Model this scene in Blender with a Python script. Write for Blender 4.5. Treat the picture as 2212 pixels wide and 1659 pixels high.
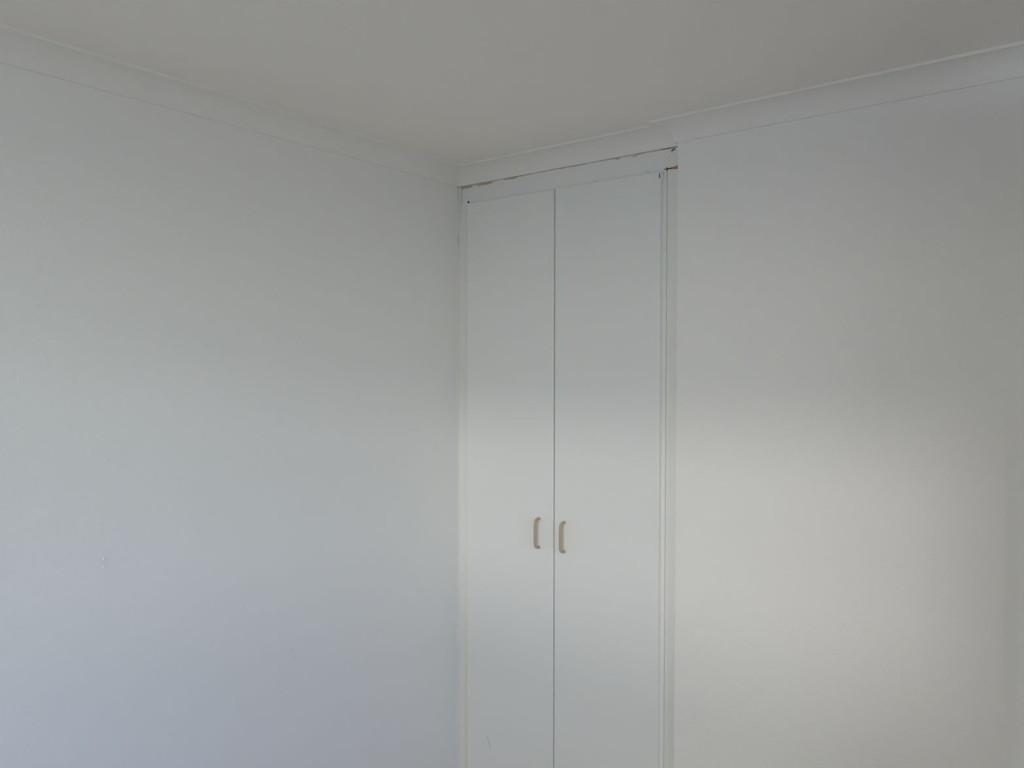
import bpy, bmesh, math, random
from mathutils import Vector, Matrix, noise

for o in list(bpy.data.objects):
    bpy.data.objects.remove(o, do_unlink=True)
scene = bpy.context.scene
C = scene.collection

# ------------------------------------------------------------------ camera
CAM = Vector((1.8810, -2.1062, 1.70))
YAW, PITCH, ROLL = math.radians(-37.845), math.radians(-1.498), math.radians(0.04)
fwd = Vector((math.sin(YAW) * math.cos(PITCH), math.cos(YAW) * math.cos(PITCH), math.sin(PITCH)))
rgt = Vector((math.cos(YAW), -math.sin(YAW), 0.0))
upv = rgt.cross(fwd)
rgt, upv = (math.cos(ROLL) * rgt + math.sin(ROLL) * upv, -math.sin(ROLL) * rgt + math.cos(ROLL) * upv)
cd = bpy.data.cameras.new('camera')
cd.sensor_fit = 'HORIZONTAL'
cd.sensor_width = 36.0
cd.lens = 27.166
cd.clip_start = 0.02
cam = bpy.data.objects.new('camera', cd)
cam.matrix_world = Matrix(((rgt.x, upv.x, -fwd.x, CAM.x), (rgt.y, upv.y, -fwd.y, CAM.y),
                           (rgt.z, upv.z, -fwd.z, CAM.z), (0, 0, 0, 1)))
C.objects.link(cam)
scene.camera = cam

# ------------------------------------------------------------------ exposure
scene.view_settings.view_transform = 'Standard'
scene.view_settings.look = 'None'
scene.view_settings.exposure = -0.05
scene.view_settings.gamma = 1.0
scene.view_settings.use_curve_mapping = False
scene.cycles.max_bounces = 16
scene.cycles.diffuse_bounces = 16
scene.cycles.glossy_bounces = 4
scene.cycles.transparent_max_bounces = 8
scene.cycles.use_denoising = True
scene.cycles.use_light_tree = False
scene.cycles.adaptive_threshold = 0.03
scene.cycles.caustics_reflective = False

# ------------------------------------------------------------------ sky
SKY = 0.895
SUN = 0.235
world = bpy.data.worlds.new('sky')
scene.world = world
world.use_nodes = True
nt = world.node_tree
nt.nodes.clear()
wo = nt.nodes.new('ShaderNodeOutputWorld')
bg = nt.nodes.new('ShaderNodeBackground')
tc = nt.nodes.new('ShaderNodeTexCoord')
sx = nt.nodes.new('ShaderNodeSeparateXYZ')
rmp = nt.nodes.new('ShaderNodeValToRGB')                 # clear sky: pale at the horizon, blue overhead
e = rmp.color_ramp.elements
e[0].position, e[0].color = 0.0, (0.705, 0.880, 0.940, 1)
e[1].position, e[1].color = 1.0, (0.212, 0.434, 0.892, 1)
m1 = e.new(0.14)
m1.color = (0.360, 0.690, 1.185, 1)
m2 = e.new(0.40)
m2.color = (0.175, 0.475, 1.410, 1)
nt.links.new(tc.outputs['Generated'], sx.inputs[0])
nt.links.new(sx.outputs['Z'], rmp.inputs[0])
AZ, TEL = math.radians(16.0), 0.16
sdir = Vector((-math.sin(AZ), math.cos(AZ), -TEL)).normalized()   # the way the sunlight travels
dt = nt.nodes.new('ShaderNodeVectorMath')                # white haze on the sun's side of the sky
dt.operation = 'DOT_PRODUCT'
dt.inputs[1].default_value = -sdir
nt.links.new(tc.outputs['Generated'], dt.inputs[0])
hz = nt.nodes.new('ShaderNodeMapRange')
hz.interpolation_type = 'SMOOTHSTEP'
hz.inputs[1].default_value = 0.45
hz.inputs[2].default_value = 1.0
nt.links.new(dt.outputs['Value'], hz.inputs[0])
hm = nt.nodes.new('ShaderNodeMix')
hm.data_type = 'RGBA'
hm.inputs[7].default_value = (1.020, 1.028, 0.885, 1)
nt.links.new(hz.outputs[0], hm.inputs[0])
nt.links.new(rmp.outputs[0], hm.inputs[6])
nt.links.new(hm.outputs[2], bg.inputs[0])
bg.inputs[1].default_value = SKY * 6.0
nt.links.new(bg.outputs[0], wo.inputs[0])

# low hazy sun coming in over the added fence, through the window behind the camera
sd = bpy.data.lights.new('sun', 'SUN')
sd.energy = SUN * 2.2
sd.angle = math.radians(5.0)
sd.color = (1.0, 0.94, 0.93)
sun = bpy.data.objects.new('sun', sd)
sun.rotation_euler = sdir.to_track_quat('-Z', 'Y').to_euler()
sun.location = (3, -9, 4)
C.objects.link(sun)

# window opening in the wall behind the camera
RX, RY, H = 3.30, -3.30, 2.40
WX0, WX1, WZ0, WZ1 = 0.50, 2.60, 1.10, 2.10
# second window, added unseen in the right-hand wall to light the left wall
VY0, VY1, VZ0, VZ1 = -2.70, -1.05, 1.05, 2.10
W2 = True


def portal(loc, look, w, h):
    pd = bpy.data.lights.new('window_portal', 'AREA')
    pd.shape = 'RECTANGLE'
    pd.size, pd.size_y = w, h
    pd.cycles.is_portal = True
    po = bpy.data.objects.new('window_portal', pd)
    po.location = loc
    po.rotation_euler = Vector(look).to_track_quat('-Z', 'Y').to_euler()
    C.objects.link(po)


portal(((WX0 + WX1) / 2, RY - 0.10, (WZ0 + WZ1) / 2), (0, 1, 0), WX1 - WX0, WZ1 - WZ0)
if W2:
    portal((RX + 0.10, (VY0 + VY1) / 2, (VZ0 + VZ1) / 2), (-1, 0, 0), VY1 - VY0, VZ1 - VZ0)


# ------------------------------------------------------------------ materials
def lin(c):
    return tuple(((v / 255) / 12.92 if v / 255 <= 0.04045 else ((v / 255 + 0.055) / 1.055) ** 2.4) for v in c) + (1,)


def paint(name, rgb, rough=0.6, spec=0.3, bump=0.0, bscale=260.0, mottle=0.0, coord='Object'):
    m = bpy.data.materials.new(name)
    m.use_nodes = True
    n = m.node_tree.nodes
    l = m.node_tree.links
    b = n['Principled BSDF']
    b.inputs['Base Color'].default_value = (*rgb, 1)
    b.inputs['Roughness'].default_value = rough
    b.inputs['Specular IOR Level'].default_value = spec
    t = n.new('ShaderNodeTexCoord')
    if mottle:
        nz = n.new('ShaderNodeTexNoise')
        nz.inputs['Scale'].default_value = 3.0
        nz.inputs['Detail'].default_value = 5.0
        mr = n.new('ShaderNodeMapRange')
        mr.inputs[3].default_value = 1 - mottle
        mr.inputs[4].default_value = 1 + mottle
        mx = n.new('ShaderNodeMix')
        mx.data_type = 'RGBA'
        mx.blend_type = 'MULTIPLY'
        mx.inputs[0].default_value = 1.0
        mx.inputs[6].default_value = (*rgb, 1)
        l.new(t.outputs[coord], nz.inputs['Vector'])
        l.new(nz.outputs[0], mr.inputs[0])
        l.new(mr.outputs[0], mx.inputs[7])
        l.new(mx.outputs[2], b.inputs['Base Color'])
    if bump:
        n2 = n.new('ShaderNodeTexNoise')
        n2.inputs['Scale'].default_value = bscale
        n2.inputs['Detail'].default_value = 1.0
        bp = n.new('ShaderNodeBump')
        bp.inputs['Strength'].default_value = bump
        bp.inputs['Distance'].default_value = 0.002
        l.new(t.outputs[coord], n2.inputs['Vector'])
        l.new(n2.outputs[0], bp.inputs['Height'])
        l.new(bp.outputs[0], b.inputs['Normal'])
    return m


M = {}
M['wall'] = paint('wall_paint', (0.900, 0.889, 0.862), 0.55, 0.35, bump=0.32, bscale=210)
M['ceiling'] = paint('ceiling_paint', (0.935, 0.908, 0.858), 0.85, 0.15, bump=0.15, bscale=200)
M['cornice'] = paint('cornice_paint', (0.895, 0.876, 0.838), 0.7, 0.25, bump=0.03, bscale=120)
M['door'] = paint('door_enamel', (0.858, 0.863, 0.848), 0.38, 0.5, bump=0.02, bscale=120)
M['frame'] = paint('frame_enamel', (0.850, 0.850, 0.828), 0.42, 0.45, bump=0.03, bscale=90)
M['caulk'] = paint('caulk', (0.76, 0.755, 0.735), 0.5, 0.4, bump=0.08, bscale=150)
M['handle'] = paint('beige_plastic', (0.52, 0.42, 0.285), 0.38, 0.5)
M['bare_wood'] = paint('bare_wood', (0.52, 0.385, 0.25), 0.8, 0.2, bump=0.2, bscale=300, mottle=0.25)
M['dark_wood'] = paint('dark_wood', (0.105, 0.060, 0.036), 0.85, 0.2, bump=0.2, bscale=300, mottle=0.3)
M['dark'] = paint('hole_dark', (0.03, 0.022, 0.017), 0.9, 0.1)
M['cream'] = paint('old_cream_paint', (0.47, 0.42, 0.31), 0.7, 0.2, mottle=0.1)
M['carcass'] = paint('carcass_board', (0.14, 0.125, 0.105), 0.7, 0.3)
M['floor'] = paint('floor_carpet', (0.37, 0.255, 0.15), 0.5, 0.4, mottle=0.08)
M['ground'] = paint('ground_paving', (0.92, 0.61, 0.30), 0.9, 0.1, mottle=0.1)
M['fence'] = paint('fence_paint', (0.88, 0.68, 0.45), 0.8, 0.2, mottle=0.1)
M['timber_door'] = paint('stained_timber', (0.13, 0.075, 0.04), 0.45, 0.4, mottle=0.15)
M['brass'] = paint('brass', (0.55, 0.42, 0.2), 0.3, 0.6)
M['window_frame'] = paint('window_frame_paint', (0.75, 0.75, 0.74), 0.4, 0.4)
g = bpy.data.materials.new('window_glass')
g.use_nodes = True
gn = g.node_tree.nodes
gn.clear()
go = gn.new('ShaderNodeOutputMaterial')
gt = gn.new('ShaderNodeBsdfTransparent')
gg = gn.new('ShaderNodeBsdfGlossy')
gg.inputs['Roughness'].default_value = 0.02
gm = gn.new('ShaderNodeMixShader')
gm.inputs[0].default_value = 0.06
g.node_tree.links.new(gt.outputs[0], gm.inputs[1])
g.node_tree.links.new(gg.outputs[0], gm.inputs[2])
g.node_tree.links.new(gm.outputs[0], go.inputs[0])
M['glass'] = g


# header board: paint worn along its top edge, bare wood and a dark crack under the cornice
def header_material(x_off, z_edge):
    m = paint('header_enamel', (0.850, 0.850, 0.828), 0.42, 0.45)
    n = m.node_tree.nodes
    l = m.node_tree.links
    b = n['Principled BSDF']
    t = n.new('ShaderNodeTexCoord')
    s = n.new('ShaderNodeSeparateXYZ')
    l.new(t.outputs['Object'], s.inputs[0])
    depth = n.new('ShaderNodeMath')            # distance below the cornice edge
    depth.operation = 'SUBTRACT'
    depth.inputs[0].default_value = z_edge
    l.new(s.outputs['Z'], depth.inputs[1])

    def edge_mask(scale_x, scale_z, lo, hi, seed, amp):
        mp = n.new('ShaderNodeMapping')
        mp.inputs['Scale'].default_value = (scale_x, 1.0, scale_z)
        mp.inputs['Location'].default_value = (seed, 0, 0)
        l.new(t.outputs['Object'], mp.inputs[0])
        nz = n.new('ShaderNodeTexNoise')
        nz.inputs['Scale'].default_value = 1.0
        nz.inputs['Detail'].default_value = 4.0
        l.new(mp.outputs[0], nz.inputs['Vector'])
        mr = n.new('ShaderNodeMapRange')
        mr.inputs[1].default_value = lo
        mr.inputs[2].default_value = hi
        mr.inputs[3].default_value = 0.0
        mr.inputs[4].default_value = amp
        l.new(nz.outputs[0], mr.inputs[0])
        return mr

    wear = edge_mask(15.0, 60.0, 0.30, 0.60, 3.1, 0.0115)
    left = n.new('ShaderNodeMapRange')          # wear is widest at the left end of the board
    left.inputs[1].default_value = 0.02 - x_off
    left.inputs[2].default_value = 0.48 - x_off
    left.inputs[3].default_value = 1.0
    left.inputs[4].default_value = 0.22
    l.new(s.outputs['X'], left.inputs[0])
    wmul = n.new('ShaderNodeMath')
    wmul.operation = 'MULTIPLY'
    l.new(wear.outputs[0], wmul.inputs[0])
    l.new(left.outputs[0], wmul.inputs[1])
    lt = n.new('ShaderNodeMath')
    lt.operation = 'LESS_THAN'
    l.new(depth.outputs[0], lt.inputs[0])
    l.new(wmul.outputs[0], lt.inputs[1])
    crack = edge_mask(17.0, 10.0, 0.46, 0.66, 9.7, 0.0024)
    lt2 = n.new('ShaderNodeMath')
    lt2.operation = 'LESS_THAN'
    l.new(depth.outputs[0], lt2.inputs[0])
    right = n.new('ShaderNodeMapRange')
    right.inputs[1].default_value = 0.10 - x_off
    right.inputs[2].default_value = 0.80 - x_off
    right.inputs[3].default_value = 0.55
    right.inputs[4].default_value = 1.1
    l.new(s.outputs['X'], right.inputs[0])
    cmul = n.new('ShaderNodeMath')
    cmul.operation = 'MULTIPLY'
    l.new(crack.outputs[0], cmul.inputs[0])
    l.new(right.outputs[0], cmul.inputs[1])
    l.new(cmul.outputs[0], lt2.inputs[1])
    c1 = n.new('ShaderNodeMix')
    c1.data_type = 'RGBA'
    c1.inputs[6].default_value = (0.850, 0.850, 0.828, 1)
    c1.inputs[7].default_value = (0.55, 0.455, 0.32, 1)
    l.new(lt.outputs[0], c1.inputs[0])
    c2 = n.new('ShaderNodeMix')
    c2.data_type = 'RGBA'
    c2.inputs[7].default_value = (0.17, 0.12, 0.085, 1)
    l.new(lt2.outputs[0], c2.inputs[0])
    l.new(c1.outputs[2], c2.inputs[6])
    l.new(c2.outputs[2], b.inputs['Base Color'])
    return m


# ------------------------------------------------------------------ mesh helpers
def wloc(o):
    v = Vector((0, 0, 0))
    while o is not None:
        v += o.location
        o = o.parent
    return v


def link(name, bm, mat, parent=None, smooth=False):
    if parent is not None:
        bmesh.ops.translate(bm, verts=bm.verts, vec=-wloc(parent))
    bmesh.ops.recalc_face_normals(bm, faces=bm.faces)
    me = bpy.data.meshes.new(name)
    bm.to_mesh(me)
    bm.free()
    for f in me.polygons:
        f.use_smooth = smooth
    me.materials.append(mat)
    o = bpy.data.objects.new(name, me)
    C.objects.link(o)
    o.parent = parent
    return o


def add_box(bm, x0, x1, y0, y1, z0, z1):
    vs = [bm.verts.new(p) for p in ((x0, y0, z0), (x1, y0, z0), (x1, y1, z0), (x0, y1, z0),
                                    (x0, y0, z1), (x1, y0, z1), (x1, y1, z1), (x0, y1, z1))]
    for q in ((0, 3, 2, 1), (4, 5, 6, 7), (0, 1, 5, 4), (1, 2, 6, 5), (2, 3, 7, 6), (3, 0, 4, 7)):
        bm.faces.new([vs[i] for i in q])
    return vs


def box(x0, x1, y0, y1, z0, z1, bevel=0.0, seg=3):
    bm = bmesh.new()
    add_box(bm, x0, x1, y0, y1, z0, z1)
    if bevel:
        bmesh.ops.bevel(bm, geom=bm.edges[:], offset=bevel, segments=seg, affect='EDGES', profile=0.5)
    return bm


def structure(o):
    o['kind'] = 'structure'
    return o


def sliver(name, pts, y, thick, mat, parent):
    """thin irregular flake lying on a face that looks along -Y"""
    bm = bmesh.new()
    fr = [bm.verts.new((x, y - thick, z)) for x, z in pts]
    bk = [bm.verts.new((x, y + 0.0005, z)) for x, z in pts]
    bm.faces.new(fr)
    bm.faces.new(bk[::-1])
    k = len(pts)
    for i in range(k):
        bm.faces.new((fr[i], bk[i], bk[(i + 1) % k], fr[(i + 1) % k]))
    return link(name, bm, mat, parent)


# ------------------------------------------------------------------ room shell
XW, D = 0.8755, 0.0324            # end of the wardrobe niche, and how far the wall stands proud of it
T = 0.14
structure(link('floor', box(-T, RX + T, RY - T, 0.80, -0.10, 0.0), M['floor']))
structure(link('ceiling', box(-T, RX + T, RY - T, 0.80, H, H + 0.10), M['ceiling']))
wall_left = structure(link('wall_left', box(-T, 0.0, RY - T, 0.80, 0.0, H), M['wall']))
wb = bmesh.new()
DX0, DX1, DZ = 1.805, 2.295, 2.24       # doorway added at the right, out of the picture
add_box(wb, XW, DX0, -D, 0.12, 0.0, H)
add_box(wb, DX1, RX + T, -D, 0.12, 0.0, H)
add_box(wb, DX0, DX1, -D, 0.12, DZ, H)
ed = [e_ for e_ in wb.edges if all(abs(v.co.x - XW) < 1e-5 and abs(v.co.y + D) < 1e-5 for v in e_.verts)]
bmesh.ops.bevel(wb, geom=ed, offset=0.003, segments=3, affect='EDGES', profile=0.5)
structure(link('wall_back', wb, M['wall']))
wr_ = bmesh.new()
if W2:
    add_box(wr_, RX, RX + T, RY - T, VY0, 0.0, H)
    add_box(wr_, RX, RX + T, VY1, -D, 0.0, H)
    add_box(wr_, RX, RX + T, VY0, VY1, 0.0, VZ0)
    add_box(wr_, RX, RX + T, VY0, VY1, VZ1, H)
else:
    add_box(wr_, RX, RX + T, RY - T, -D, 0.0, H)
structure(link('wall_right', wr_, M['wall']))
wf = bmesh.new()
add_box(wf, 0.0, WX0, RY - T, RY, 0.0, H)
add_box(wf, WX1, RX, RY - T, RY, 0.0, H)
add_box(wf, WX0, WX1, RY - T, RY, 0.0, WZ0)
add_box(wf, WX0, WX1, RY - T, RY, WZ1, H)
structure(link('wall_front', wf, M['wall']))

# unseen open door added to shade the wall's right end, and a hallway behind
hall = bmesh.new()
add_box(hall, 0.95, 1.00, 0.12, 1.60, 0.0, H)
add_box(hall, RX, RX + T, 0.12, 1.60, 0.0, H)
add_box(hall, 0.95, RX + T, 1.60, 1.70, 0.0, H)
add_box(hall, 0.95, RX + T, 0.80, 1.70, H, H + 0.1)
add_box(hall, 0.95, RX + T, 0.80, 1.70, -0.1, 0.0)
structure(link('wall_hall', hall, M['wall']))
ar = bmesh.new()
add_box(ar, DX0 - 0.055, DX0, -D - 0.034, -D + 0.001, 0.0, DZ + 0.06)
add_box(ar, DX1, DX1 + 0.06, -D - 0.034, -D + 0.001, 0.0, DZ + 0.06)
add_box(ar, DX0, DX1, -D - 0.034, -D + 0.001, DZ, DZ + 0.06)
bmesh.ops.bevel(ar, geom=ar.edges[:], offset=0.004, segments=2, affect='EDGES')
structure(link('trim_6', ar, M['frame']))  # architrave out of view, made deep to darken the wall beside it
leaf = structure(link('shade_door', box(0.0, 0.038, -0.47, 0.0, 0.01, DZ - 0.004, 0.002, 2), M['timber_door']))
leaf.location = (DX0 + 0.004, -D - 0.036, 0.0)            # hinged at its left, standing open into the room
leaf.rotation_euler = (0, 0, math.radians(1.5))
kb = bmesh.new()
bmesh.ops.create_uvsphere(kb, u_segments=16, v_segments=10, radius=0.027, matrix=Matrix.Translation((0.091, -0.41, 1.0)))
bmesh.ops.create_cone(kb, cap_ends=True, segments=16, radius1=0.012, radius2=0.012, depth=0.06,
                      matrix=Matrix.Translation((0.064, -0.41, 1.0)) @ Matrix.Rotation(math.pi / 2, 4, 'Y'))
bmesh.ops.translate(kb, verts=kb.verts, vec=leaf.location)
link('door_knob', kb, M['brass'], leaf, smooth=True)

# window: frame and one pane
fw = bmesh.new()
a = 0.03
add_box(fw, WX0, WX0 + a, RY - 0.09, RY - 0.05, WZ0, WZ1)
add_box(fw, WX1 - a, WX1, RY - 0.09, RY - 0.05, WZ0, WZ1)
add_box(fw, WX0 + a, WX1 - a, RY - 0.09, RY - 0.05, WZ0, WZ0 + a)
add_box(fw, WX0 + a, WX1 - a, RY - 0.09, RY - 0.05, WZ1 - a, WZ1)
win = structure(link('window_1', fw, M['window_frame']))
link('pane', box(WX0 + a - 0.004, WX1 - a + 0.004, RY - 0.073, RY - 0.067, WZ0 + a - 0.004, WZ1 - a + 0.004), M['glass'], win)

if W2:  # frame and pane of the window added for the left wall's light
    fw = bmesh.new()
    add_box(fw, RX + 0.05, RX + 0.09, VY0, VY0 + a, VZ0, VZ1)
    add_box(fw, RX + 0.05, RX + 0.09, VY1 - a, VY1, VZ0, VZ1)
    add_box(fw, RX + 0.05, RX + 0.09, VY0 + a, VY1 - a, VZ0, VZ0 + a)
    add_box(fw, RX + 0.05, RX + 0.09, VY0 + a, VY1 - a, VZ1 - a, VZ1)
    win2 = structure(link('fill_window', fw, M['window_frame']))
    link('pane', box(RX + 0.067, RX + 0.073, VY0 + a - 0.004, VY1 - a + 0.004, VZ0 + a - 0.004, VZ1 - a + 0.004), M['glass'], win2)

# skirting boards, below the picture
def skirting(name, x0, x1, y0, y1):
    structure(link(name, box(x0, x1, y0, y1, 0.0, 0.09, 0.004, 2), M['frame']))


skirting('baseboard_left', -0.001, 0.014, RY, -0.022)
skirting('baseboard_back', XW, DX0 - 0.056, -D - 0.014, -D + 0.001)
skirting('baseboard_front', 0.016, RX, RY - 0.001, RY + 0.014)

# cornice: a cove with a small square lip at the ceiling and at the wall, mitred round the room
CW = 0.0600
LIP_TOP, LIP_BOT = 0.0075, 0.0060
prof = [(-0.002, CW), (LIP_BOT, CW)]
for i in range(1, 12):
    t_ = i / 12 * math.pi / 2
    prof.append((LIP_BOT + (CW - LIP_BOT) * (1 - math.cos(t_)), CW - (CW - LIP_TOP) * math.sin(t_)))
prof += [(CW, LIP_TOP), (CW, -0.002), (-0.002, -0.002)]


def corner(i, u):
    """corner i of the room outline, moved u into the room"""
    return ((u, RY + u), (u, -u), (XW - u, -u), (XW - u, -D - u), (RX - u, -D - u), (RX - u, RY + u))[i]


def cornice(name, idx, hz=0.0):
    bm = bmesh.new()
    rings = []
    for i in idx:
        rings.append([bm.verts.new((*corner(i % 6, u), H - v)) for u, v in prof])
    k = len(prof)
    for r0, r1 in zip(rings, rings[1:]):
        for j in range(k):
            bm.faces.new((r0[j], r0[(j + 1) % k], r1[(j + 1) % k], r1[j]))
    bm.faces.new(rings[0][::-1])
    bm.faces.new(rings[-1])
    o = structure(link(name, bm, M['cornice']))
    return o


cornice('trim_1', (0, 1))
cornice('trim_2', (1, 2))
cornice('trim_3', (2, 3, 4))
cornice('trim_4', (4, 5))
cornice('trim_5', (5, 0))

# ------------------------------------------------------------------ built-in wardrobe
wr = bpy.data.objects.new('built_in_wardrobe', None)
wr.location = (0.43, 0.0, 0.0)
C.objects.link(wr)
wr['label'] = 'white painted built-in wardrobe with two tall flat doors in the corner niche'
wr['category'] = 'wardrobe'

ZD = 2.2718                       # top of the doors
FACE = -0.019                     # front of the doors
XO = wr.location.x

# carcass behind the doors
cb = bmesh.new()
add_box(cb, 0.012, 0.030, 0.020, 0.60, 0.0, H - 0.0005)
add_box(cb, 0.868, 0.886, 0.125, 0.60, 0.0, H - 0.0005)
add_box(cb, 0.012, 0.886, 0.60, 0.618, 0.0, H - 0.0005)
add_box(cb, 0.030, 0.868, 0.130, 0.60, 1.68, 1.70)
link('carcass', cb, M['carcass'], wr)

hb = bmesh.new()
pl = [(0.0005, 2.2795), (0.0625, 2.2795), (0.0625, 2.2600), (0.8165, 2.2600), (0.8165, 2.2812), (0.8420, 2.2822), (0.8600, 2.2835),
      (XW - 0.0005, 2.2838), (XW - 0.0005, H - 0.002), (0.0005, H - 0.002)]
f0 = [hb.verts.new((x, 0.002, z)) for x, z in pl]
f1 = [hb.verts.new((x, 0.018, z)) for x, z in pl]
hb.faces.new(f0)
hb.faces.new(f1[::-1])
for i in range(len(pl)):
    hb.faces.new((f0[i], f1[i], f1[(i + 1) % len(pl)], f0[(i + 1) % len(pl)]))
header = link('header_board', hb, header_material(XO, H - CW), wr)
link('backing_batten', box(0.8170, XW - 0.0005, 0.0045, 0.040, 2.235, 2.2900), M['bare_wood'], wr)
link('stile', box(0.0005, 0.0620, 0.0, 0.018, 0.0, 2.2792, 0.0006, 1), M['frame'], wr)
link('door_stop', box(0.797, 0.8272, -0.0016, 0.018, 0.0, 2.2590, 0.0010, 2), M['frame'], wr)
link('door_stop', box(0.8172, 0.8272, -0.0016, 0.0044, 2.2590, 2.2768, 0.0008, 1), M['frame'], wr)
# right jamb: its top edge is cut at a slant and leaves bare wood showing under the header
jb = bmesh.new()
vs = add_box(jb, 0.8284, XW - 0.0005, 0.0, 0.018, 0.0, 2.2770)
for v in vs:
    if v.co.z > 2 and v.co.x > 0.85:
        v.co.z = 2.2715
link('jamb', jb, M['frame'], wr)
link('plinth', box(0.062, 0.795, 0.002, 0.018, 0.0, 0.075), M['frame'], wr)


def door(x0, x1, label):
    bm = bmesh.new()
    add_box(bm, x0, x1, FACE, -0.0015, 0.080, ZD)
    ve = [e_ for e_ in bm.edges if all(v.co.y < -0.01 for v in e_.verts)]
    bmesh.ops.bevel(bm, geom=ve, offset=0.0055, segments=6, affect='EDGES', profile=0.5)
    o = link('door', bm, M['door'], wr, smooth=False)
    o['label'] = label
    return o


door_l = door(0.0518, 0.4308, 'left wardrobe door, the narrower looking one next to the left wall')
door_r = door(0.4350, 0.8158, 'right wardrobe door with a brown chip in its top right corner')


def handle(x, zc, parent):
    """D handle: one bent round bar, its two ends on the door"""
    bm = bmesh.new()
    so, half, r, bend = 0.0225, 0.0480, 0.0052, 0.0165
    path = [(0.0015, half)]
    path.append((-0.004, half + 0.0002))
    for i in range(0, 9):
        t_ = i / 8 * math.pi / 2
        path.append((-(so - bend) - bend * math.sin(t_), half - bend * (1 - math.cos(t_))))
    path += [(-so - 0.0004, half * 0.33), (-so - 0.0004, -half * 0.33)]
    for i in range(8, -1, -1):
        t_ = i / 8 * math.pi / 2
        path.append((-(so - bend) - bend * math.sin(t_), -half + bend * (1 - math.cos(t_))))
    path += [(-0.004, -half - 0.0002), (0.0015, -half)]
    rings = []
    n = len(path)
    for i, (py, pz) in enumerate(path):
        q0, q1 = path[max(i - 1, 0)], path[min(i + 1, n - 1)]
        ty, tz = q1[0] - q0[0], q1[1] - q0[1]
        ln = math.hypot(ty, tz)
        ny, nz = -tz / ln, ty / ln
        k = 1.12 if i in (0, n - 1) else (1.05 if i in (1, n - 2) else 1.0)
        ring = []
        for j in range(14):
            a_ = j / 14 * 2 * math.pi
            ca, sa = math.cos(a_) * r * k, math.sin(a_) * r * k * 0.92
            ring.append(bm.verts.new((x + ca, FACE + py + ny * sa, zc + pz + nz * sa)))
        rings.append(ring)
    for r0, r1 in zip(rings, rings[1:]):
        for j in range(14):
            bm.faces.new((r0[j], r0[(j + 1) % 14], r1[(j + 1) % 14], r1[j]))
    bm.faces.new(rings[0][::-1])
    bm.faces.new(rings[-1])
    o = link('handle', bm, M['handle'], parent, smooth=True)
    o['label'] = 'beige plastic D handle'
    return o


handle(0.3743, 1.1345, door_l)
handle(0.4757, 1.1345, door_r)

# uneven bead of filler where the wardrobe meets the left wall
random.seed(4)
bm = bmesh.new()
prev = None
steps = 150
for i in range(steps + 1):
    z = 0.02 + (H - CW - 0.001 - 0.02) * i / steps
    w = 0.0032 + 0.0012 * noise.noise((z * 14, 3.0, 0.0)) + 0.0006 * noise.noise((z * 60, 9.0, 0.0))
    dpt = 0.0035 + 0.0010 * noise.noise((z * 11, 7.0, 2.0))
    if z > 2.10:
        k = min(1.0, (z - 2.10) / 0.22)
        w += 0.0125 * k ** 1.6 + 0.0022 * noise.noise((z * 42, 1.0, 5.0)) * min(1, k * 4)
        dpt += 0.0040 * k ** 1.3
    if 1.85 < z < 2.02:
        w += 0.0012 * (1 + noise.noise((z * 50, 2.0, 8.0)))
    w = max(w, 0.0012)
    ring = [bm.verts.new(p) for p in ((-0.0005, -dpt, z), (w * 0.30, -dpt * 0.62, z), (w * 0.66, -dpt * 0.28, z),
                                      (w, 0.0005, z), (-0.0005, 0.0005, z))]
    if prev:
        for j in range(5):
            bm.faces.new((prev[j], prev[(j + 1) % 5], ring[(j + 1) % 5], ring[j]))
    else:
        bm.faces.new(ring[::-1])
    prev = ring
bm.faces.new(prev)
link('filler_bead', bm, M['caulk'], wr, smooth=True)
bm = bmesh.new()
add_box(bm, 0.0002, 0.0011, -0.0064, -0.0050, 2.130, 2.166)
link('filler_crack', bm, M['cream'], wr)

# chips, splinters and specks
sliver('knot_hole', [(0.0465 + 0.0038 * math.cos(t_ * 0.7) * (1.0 + 0.15 * math.sin(3 * t_)), 2.2792 + 0.0040 * math.sin(t_ * 0.7))
                     for t_ in range(9)], 0.0, 0.0010, M['dark'], wr)  # flat dark flake, the shade inside the hole put into its colour
sliver('paint_chip', [(0.8108, 2.2650), (0.8122, 2.2655), (0.8128, 2.2610), (0.8136, 2.2560), (0.8134, 2.2520), (0.8126, 2.2500),
                      (0.8112, 2.2505), (0.8108, 2.2550), (0.8110, 2.2600)], FACE + 0.003, 0.0034, M['dark_wood'], door_r)
sliver('paint_chip', [(0.7718, 2.2730), (0.7736, 2.2735), (0.7742, 2.2752), (0.7724, 2.2756)], FACE + 0.002, 0.0004, M['dark_wood'], door_r)
sliver('paint_chip', [(0.5888, 2.2716), (0.5904, 2.2718), (0.5902, 2.2744), (0.5890, 2.2740)], FACE + 0.002, 0.0004, M['dark_wood'], door_r)
sliver('paint_chip', [(0.8318, 2.3100), (0.8332, 2.3096), (0.8336, 2.3130), (0.8322, 2.3134)], 0.0, 0.0002, M['cream'], wr)
sliver('wood_splinter', [(0.8400, 2.3285), (0.8430, 2.3315), (0.8475, 2.3345), (0.8530, 2.3350), (0.8545, 2.3338),
                         (0.8500, 2.3330), (0.8455, 2.3305), (0.8420, 2.3275)], 0.0, 0.0010, M['dark_wood'], wr)
sliver('paint_chip', [(0.6480, 2.3352), (0.6560, 2.3372), (0.6650, 2.3375), (0.6700, 2.3368), (0.6640, 2.3345), (0.6540, 2.3338)],
       0.0, 0.0003, M['cream'], wr)
sliver('paint_chip', [(0.7080, 2.3330), (0.7180, 2.3352), (0.7260, 2.3365), (0.7290, 2.3352), (0.7200, 2.3328), (0.7120, 2.3318)],
       0.0, 0.0003, M['cream'], wr)
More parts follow.
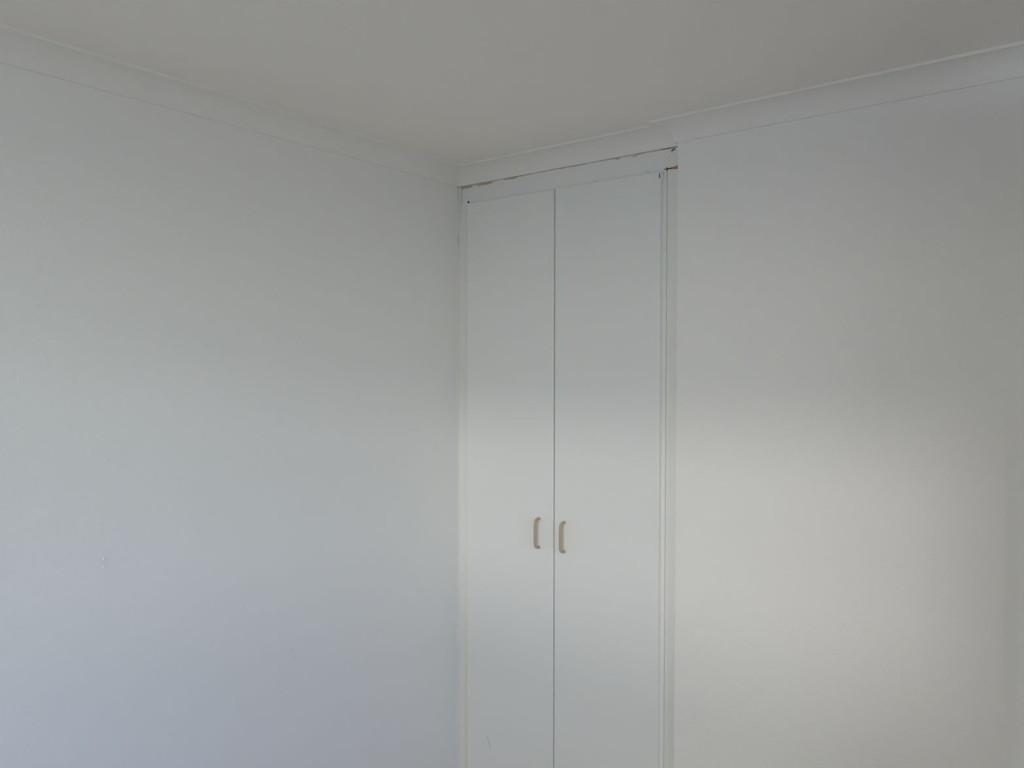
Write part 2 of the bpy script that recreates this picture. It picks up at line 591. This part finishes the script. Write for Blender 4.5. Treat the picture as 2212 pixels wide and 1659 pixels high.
# dark splits round the gap above the right jamb
sliver('wood_split', [(0.8190, 2.2768), (0.8190, 2.2798), (0.8290, 2.2806), (0.8420, 2.2800), (0.8440, 2.2792), (0.8290, 2.2778)],
       0.0040, 0.0004, M['dark_wood'], wr)
sliver('wood_split', [(0.8262, 2.2830), (0.8290, 2.2832), (0.8290, 2.2770), (0.8284, 2.2705), (0.8272, 2.2700), (0.8266, 2.2770)],
       -0.0016, 0.0003, M['dark_wood'], wr)
sliver('wood_split', [(0.8480, 2.2732), (0.8590, 2.2728), (0.8640, 2.2735), (0.8640, 2.2752), (0.8560, 2.2752)],
       0.0040, 0.0006, M['dark_wood'], wr)
sliver('wood_split', [(0.8540, 2.2800), (0.8600, 2.2796), (0.8640, 2.2800), (0.8640, 2.2822), (0.8580, 2.2816)],
       0.0, 0.0003, M['dark_wood'], wr)
sliver('bare_patch', [(0.8400, 2.2798), (0.8450, 2.2816), (0.8520, 2.2826), (0.8600, 2.2834), (0.8640, 2.2834), (0.8640, 2.2798)],
       0.0, 0.0002, M['bare_wood'], wr)
sliver('scratch', [(0.1500, 0.3770), (0.1510, 0.3770), (0.1590, 0.3520), (0.1640, 0.3350), (0.1634, 0.3350), (0.1580, 0.3520)],
       FACE, 0.0001, M['carcass'], door_l)

# ------------------------------------------------------------------ dried drips of paint on the left wall
def drip(y, z, h, w, dpt, seed):
    bm = bmesh.new()
    bmesh.ops.create_icosphere(bm, subdivisions=2, radius=1.0)
    for v in bm.verts:
        k = 1 + 0.18 * noise.noise(v.co * 1.4 + Vector((seed, 0, 0)))
        taper = 1.0 - 0.35 * v.co.z
        v.co = Vector((v.co.x * dpt * k, v.co.y * w * k * taper + 0.25 * v.co.z * w, v.co.z * h * k))
        v.co += Vector((0.0, y, z))
    link('paint_drip', bm, M['wall'], wall_left, smooth=True)


for i, (y, z, h, w, dpt) in enumerate([(-1.2541, 1.4720, 0.0022, 0.0016, 0.0014), (-1.2619, 1.2372, 0.0034, 0.0020, 0.0016),
                                       (-1.2627, 1.2163, 0.0022, 0.0016, 0.0012), (-1.2545, 1.2689, 0.0014, 0.0012, 0.0009),
                                       (-0.8961, 1.0320, 0.0020, 0.0022, 0.0014)]):
    drip(y, z, h * 1.25, w * 1.35, dpt * 1.7, i * 3.7)

M['smudge'] = paint('smudge', (0.815, 0.785, 0.755), 0.6, 0.3)


def smudge(y, z, ry, rz, seed):
    bm = bmesh.new()
    n = 12
    fr, bk = [], []
    for i in range(n):
        a_ = i / n * 2 * math.pi
        k = 1 + 0.35 * noise.noise((math.cos(a_) * 1.3 + seed, math.sin(a_) * 1.3, seed))
        yy, zz = y + ry * k * math.cos(a_), z + rz * k * math.sin(a_)
        fr.append(bm.verts.new((0.0002, yy, zz)))
        bk.append(bm.verts.new((-0.0005, yy, zz)))
    bm.faces.new(fr)
    bm.faces.new(bk[::-1])
    for i in range(n):
        bm.faces.new((fr[i], bk[i], bk[(i + 1) % n], fr[(i + 1) % n]))
    link('smudge', bm, M['smudge'], wall_left)


smudge(-0.7341, 0.8610, 0.0022, 0.0050, 1.0)
smudge(-0.7262, 0.8390, 0.0025, 0.0040, 5.0)

# ------------------------------------------------------------------ outside the window
structure(link('ground', box(-40, 40, -40, 40, -0.25, -0.12), M['ground']))
FENCE_Y, FENCE_Z = -4.8, 1.65
structure(link('sun_cut_wall', box(-9, 12, FENCE_Y - 0.12, FENCE_Y, -0.10, FENCE_Z), M['fence']))  # unseen wall, its height set to cut off the low sun
